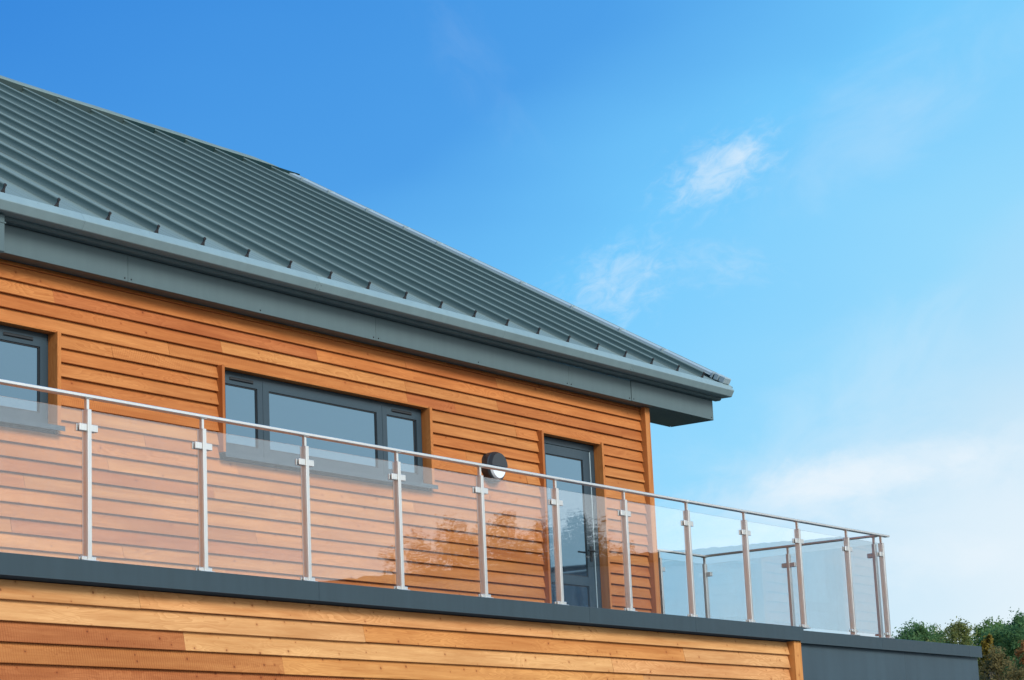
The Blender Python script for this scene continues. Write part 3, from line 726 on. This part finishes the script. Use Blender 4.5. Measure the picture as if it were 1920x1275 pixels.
# ------------------------------------------------------------------ trees
CX, CY, CZc = -9.8718, -10.2117, -1.7137
def tree(name, az, D, ztop, rad, hgt, leafm, label, n, leaf, seed, group, lobes=9, wisp=.0, cat='tree', low=.25):
    r = random.Random(seed)
    bx, by = CX+D*math.cos(R(az)), CY+D*math.sin(R(az))
    root = empty(name, (bx, by, GZ), label, cat, group)
    H = ztop-GZ; zc = H - hgt/2
    bm = bmesh.new(); pts = []
    lb = []
    for i in range(lobes):
        a = r.uniform(0, 2*math.pi); q = r.random()**.5*rad*.75; z = zc + r.uniform(-.5, .5)*hgt*.72
        k = 1-.45*max(0, (z-zc)/(hgt/2))
        lb.append((Vector((q*math.cos(a)*k, q*math.sin(a)*k, z)), rad*r.uniform(.30, .5)))
    lb.append((Vector((r.uniform(-.2, .2)*rad, 0, H-rad*.28)), rad*.28))
    # trunk and limbs
    tb = bmesh.new(); p = Vector((0, 0, 0)); segs = 6; zt = zc+hgt*.2
    for i in range(segs):
        q_ = Vector((r.uniform(-.06, .06)*H*.3, r.uniform(-.06, .06)*H*.3, zt*(i+1)/segs)); add_tube(tb, p, q_, H*.022*(1-.8*i/segs), H*.022*(1-.8*(i+1)/segs), 7); p = q_
        if i >= 1:
            for c_, s_ in r.sample(lb, min(3, len(lb))):
                mid = (q_+c_)/2 + Vector((0, 0, -.1*rad)); add_tube(tb, q_, mid, H*.009*(1-.5*i/segs), H*.006, 5); add_tube(tb, mid, c_, H*.006, H*.002, 5)
    link('trunk', mesh('trunk', tb), BARK, root, root.location)
    # twigs and leaf cards in clumps
    vs, fs, tone = [], [], []
    clumps = []
    for c_, s_ in lb:
        for j in range(int(26+20*s_)):
            d = Vector((r.gauss(0, 1), r.gauss(0, 1), r.gauss(0, 1))).normalized()
            rr_ = s_*(r.random()**.35)*(1+.25*noise.noise(d*2+c_))
            clumps.append((c_+Vector((d.x*rr_, d.y*rr_, d.z*rr_*1.05)), r.uniform(.10, .26)*rad*.55, r.random()))
    per = max(4, n//len(clumps))
    for c_, s_, tn in clumps:
        for j in range(per):
            d = Vector((r.gauss(0, .55), r.gauss(0, .55), r.gauss(0, .55+wisp)))*s_
            pc = c_+d; L = leaf*r.uniform(.6, 1.3); W_ = L*r.uniform(.35, .6)
            a = Vector((r.gauss(0, 1), r.gauss(0, 1), r.gauss(.2, .8))).normalized(); b = a.orthogonal().normalized()
            b = (Matrix.Rotation(r.uniform(0, 6.28), 3, a) @ b)
            k = len(vs); vs += [pc-a*L*.5, pc+b*W_*.5, pc+a*L*.5, pc-b*W_*.5]; fs.append((k, k+1, k+2, k+3))
            tone.append(min(1, max(0, tn*.7+r.uniform(0, .3))))
    me = bpy.data.meshes.new('crown'); me.from_pydata(vs, [], fs)
    at = me.attributes.new('tone', 'FLOAT', 'FACE'); at.data.foreach_set('value', tone)
    link('crown', me, leafm, root, root.location)
    return root
GREEN = leaf_mat('green_leaves', [(.12, .21, .055), (.165, .265, .075), (.21, .32, .10)])
TEAL = leaf_mat('blue_green_leaves', [(.095, .195, .075), (.135, .245, .095), (.18, .29, .11)])
OLIVE = leaf_mat('olive_leaves', [(.19, .215, .065), (.24, .265, .085), (.31, .305, .11)])
GOLD = leaf_mat('golden_leaves', [(0.182, 0.13, 0.026), (0.312, 0.221, 0.039), (0.39, 0.286, 0.065)])
RUST = leaf_mat('rust_leaves', [(.27, .13, .045), (.36, .175, .06), (.43, .235, .09)])
BROWN = leaf_mat('brown_leaves', [(.18, .15, .06), (.23, .185, .075), (.29, .225, .095)])
BIRCH = leaf_mat('sparse_leaves', [(.05, .045, .02), (.08, .07, .03), (.11, .09, .035)])
gt = 'trees beyond the grey annex'
def zt(el_tan, D): return CZc + D*el_tan
tree('leafy_tree', 24.80, 74, zt(.0765, 74), 1.55, 4.2, TEAL, 'small blue green tree peeping over the grey parapet, nearest the balustrade corner', 52000, .095, 11, gt, 18)
tree('leafy_tree', 23.78, 70, zt(.0765, 70), 1.70, 4.6, OLIVE, 'olive green tree with a yellowing crown between two greener trees', 60000, .095, 12, gt, 22)
tree('leafy_tree', 23.02, 78, zt(.0775, 78), 1.60, 5.0, GREEN, 'mid green tree rising just left of the tallest tree', 52000, .095, 13, gt, 20)
tree('leafy_tree', 22.25, 66, zt(.0790, 66), 1.60, 5.0, TEAL, 'tallest dense green tree at the right edge behind the rust coloured bush', 64000, .095, 14, gt, 22)
tree('leafy_tree', 21.2, 70, zt(.080, 70), 1.9, 5.2, GREEN, 'broad green tree standing to the right of the tallest dense tree', 18000, .11, 15, gt, 18)
tree('leafy_tree', 24.25, 92, zt(.0735, 92), 2.0, 5.2, OLIVE, 'distant olive tree filling the gap behind the small blue green tree', 30000, .12, 17, gt, 20)
tree('leafy_tree', 22.75, 94, zt(.0765, 94), 2.2, 5.6, GREEN, 'distant mid green tree filling the gap left of the tallest tree', 30000, .12, 18, gt, 20)
gb = 'autumn bushes beside the grey annex'
tree('autumn_bush', 23.05, 61, zt(.0700, 61), .45, 2.4, GOLD, 'slim golden bush above the end of the grey parapet', 4500, .10, 21, gb, 8, cat='bush')
tree('autumn_bush', 22.85, 55, zt(.0640, 55), 1.15, 4.6, BROWN, 'brownish olive bush right behind the corner of the grey wall', 20000, .09, 22, gb, 18, cat='bush')
tree('autumn_bush', 22.10, 52, zt(.0660, 52), .95, 4.6, RUST, 'rust orange bush in front of the tallest green tree', 20000, .09, 23, gb, 18, cat='bush')
tree('autumn_bush', 21.2, 54, zt(.0640, 54), 1.1, 4.6, BROWN, 'brown bush to the right of the rust orange bush', 10000, .10, 24, gb, 14, cat='bush')
# trees across the yard, seen mirrored in the balustrade glass
gr = 'thin trees mirrored in the balustrade glass'
CY2 = CY
def mtree(azr, D, eltan, rad, hgt, seed, n, label):
    global CY
    CY = -CY2                       # measured from the mirror position behind the glass
    tree('bare_tree', azr, D, CZc+D*eltan, rad, hgt, BIRCH, label, n, .085, seed, gr, 22, .45)
    CY = CY2
mtree(-37.5, 66, .1235, 1.3, 4.2, 30, 14000, 'lowest thin tree mirrored leftmost in the balustrade glass')
mtree(-36.55, 68, .1345, 1.45, 5.0, 31, 20000, 'thin leaved tree mirrored left of the wall lamp in the balustrade glass')
mtree(-35.3, 70, .1385, 1.5, 5.2, 32, 20000, 'tallest thin tree mirrored under the wall lamp in the balustrade glass')
mtree(-34.2, 70, .1325, 1.4, 5.0, 33, 20000, 'wispy tree mirrored just left of the glazed door')
mtree(-33.3, 66, .1345, 1.3, 5.0, 34, 20000, 'wispy tree mirrored across the glazed door')
mtree(-32.2, 72, .1215, 1.3, 4.4, 35, 14000, 'low thin tree mirrored right of the glazed door')

# building across the yard, seen mirrored
opp = empty('opposite_building', (33, -23, GZ), 'dark clad two storey block mirrored low in the balustrade glass', 'building')
def oppt(azr, D): return Vector((CX+D*math.cos(R(azr)), -CY2+D*math.sin(R(azr)), 0))
p0, p1 = oppt(-40.5, 52.0), oppt(-28.0, 48.4)
p0, p1 = p0+(p0-p1).normalized()*6.5, p1+(p1-p0).normalized()*5
d = (p1-p0); ln = d.length; ang = math.atan2(d.y, d.x); mid = (p0+p1)/2
opp.location = (mid.x, mid.y, GZ); opp.rotation_euler = (0, 0, ang); WORLD[opp] = Vector((0, 0, 0))
hh = 5.67 + CZc - GZ
def op(name, mat, *a, parent=opp):
    return box_part(name, mat, parent, *a)
WORLD[opp] = Vector()
op('wall', SLATE, -ln/2, ln/2, -8, 0, 0, hh-.2); op('parapet_cap', CAPM, -ln/2-.05, ln/2+.05, -8.05, .05, hh-.2, hh)
for fl in (1.0, 4.4):
    for i in range(5):
        xx = -ln/2+1.2+i*(ln-3.4)/4
        w = op('window', FRAME, xx, xx+1.2, .001, .05, fl, fl+1.3)
        WORLD[w] = Vector((xx+.6, .0255, fl+.65)); op('pane', PANE, xx+.08, xx+1.12, .0505, .06, fl+.08, fl+1.22, parent=w)
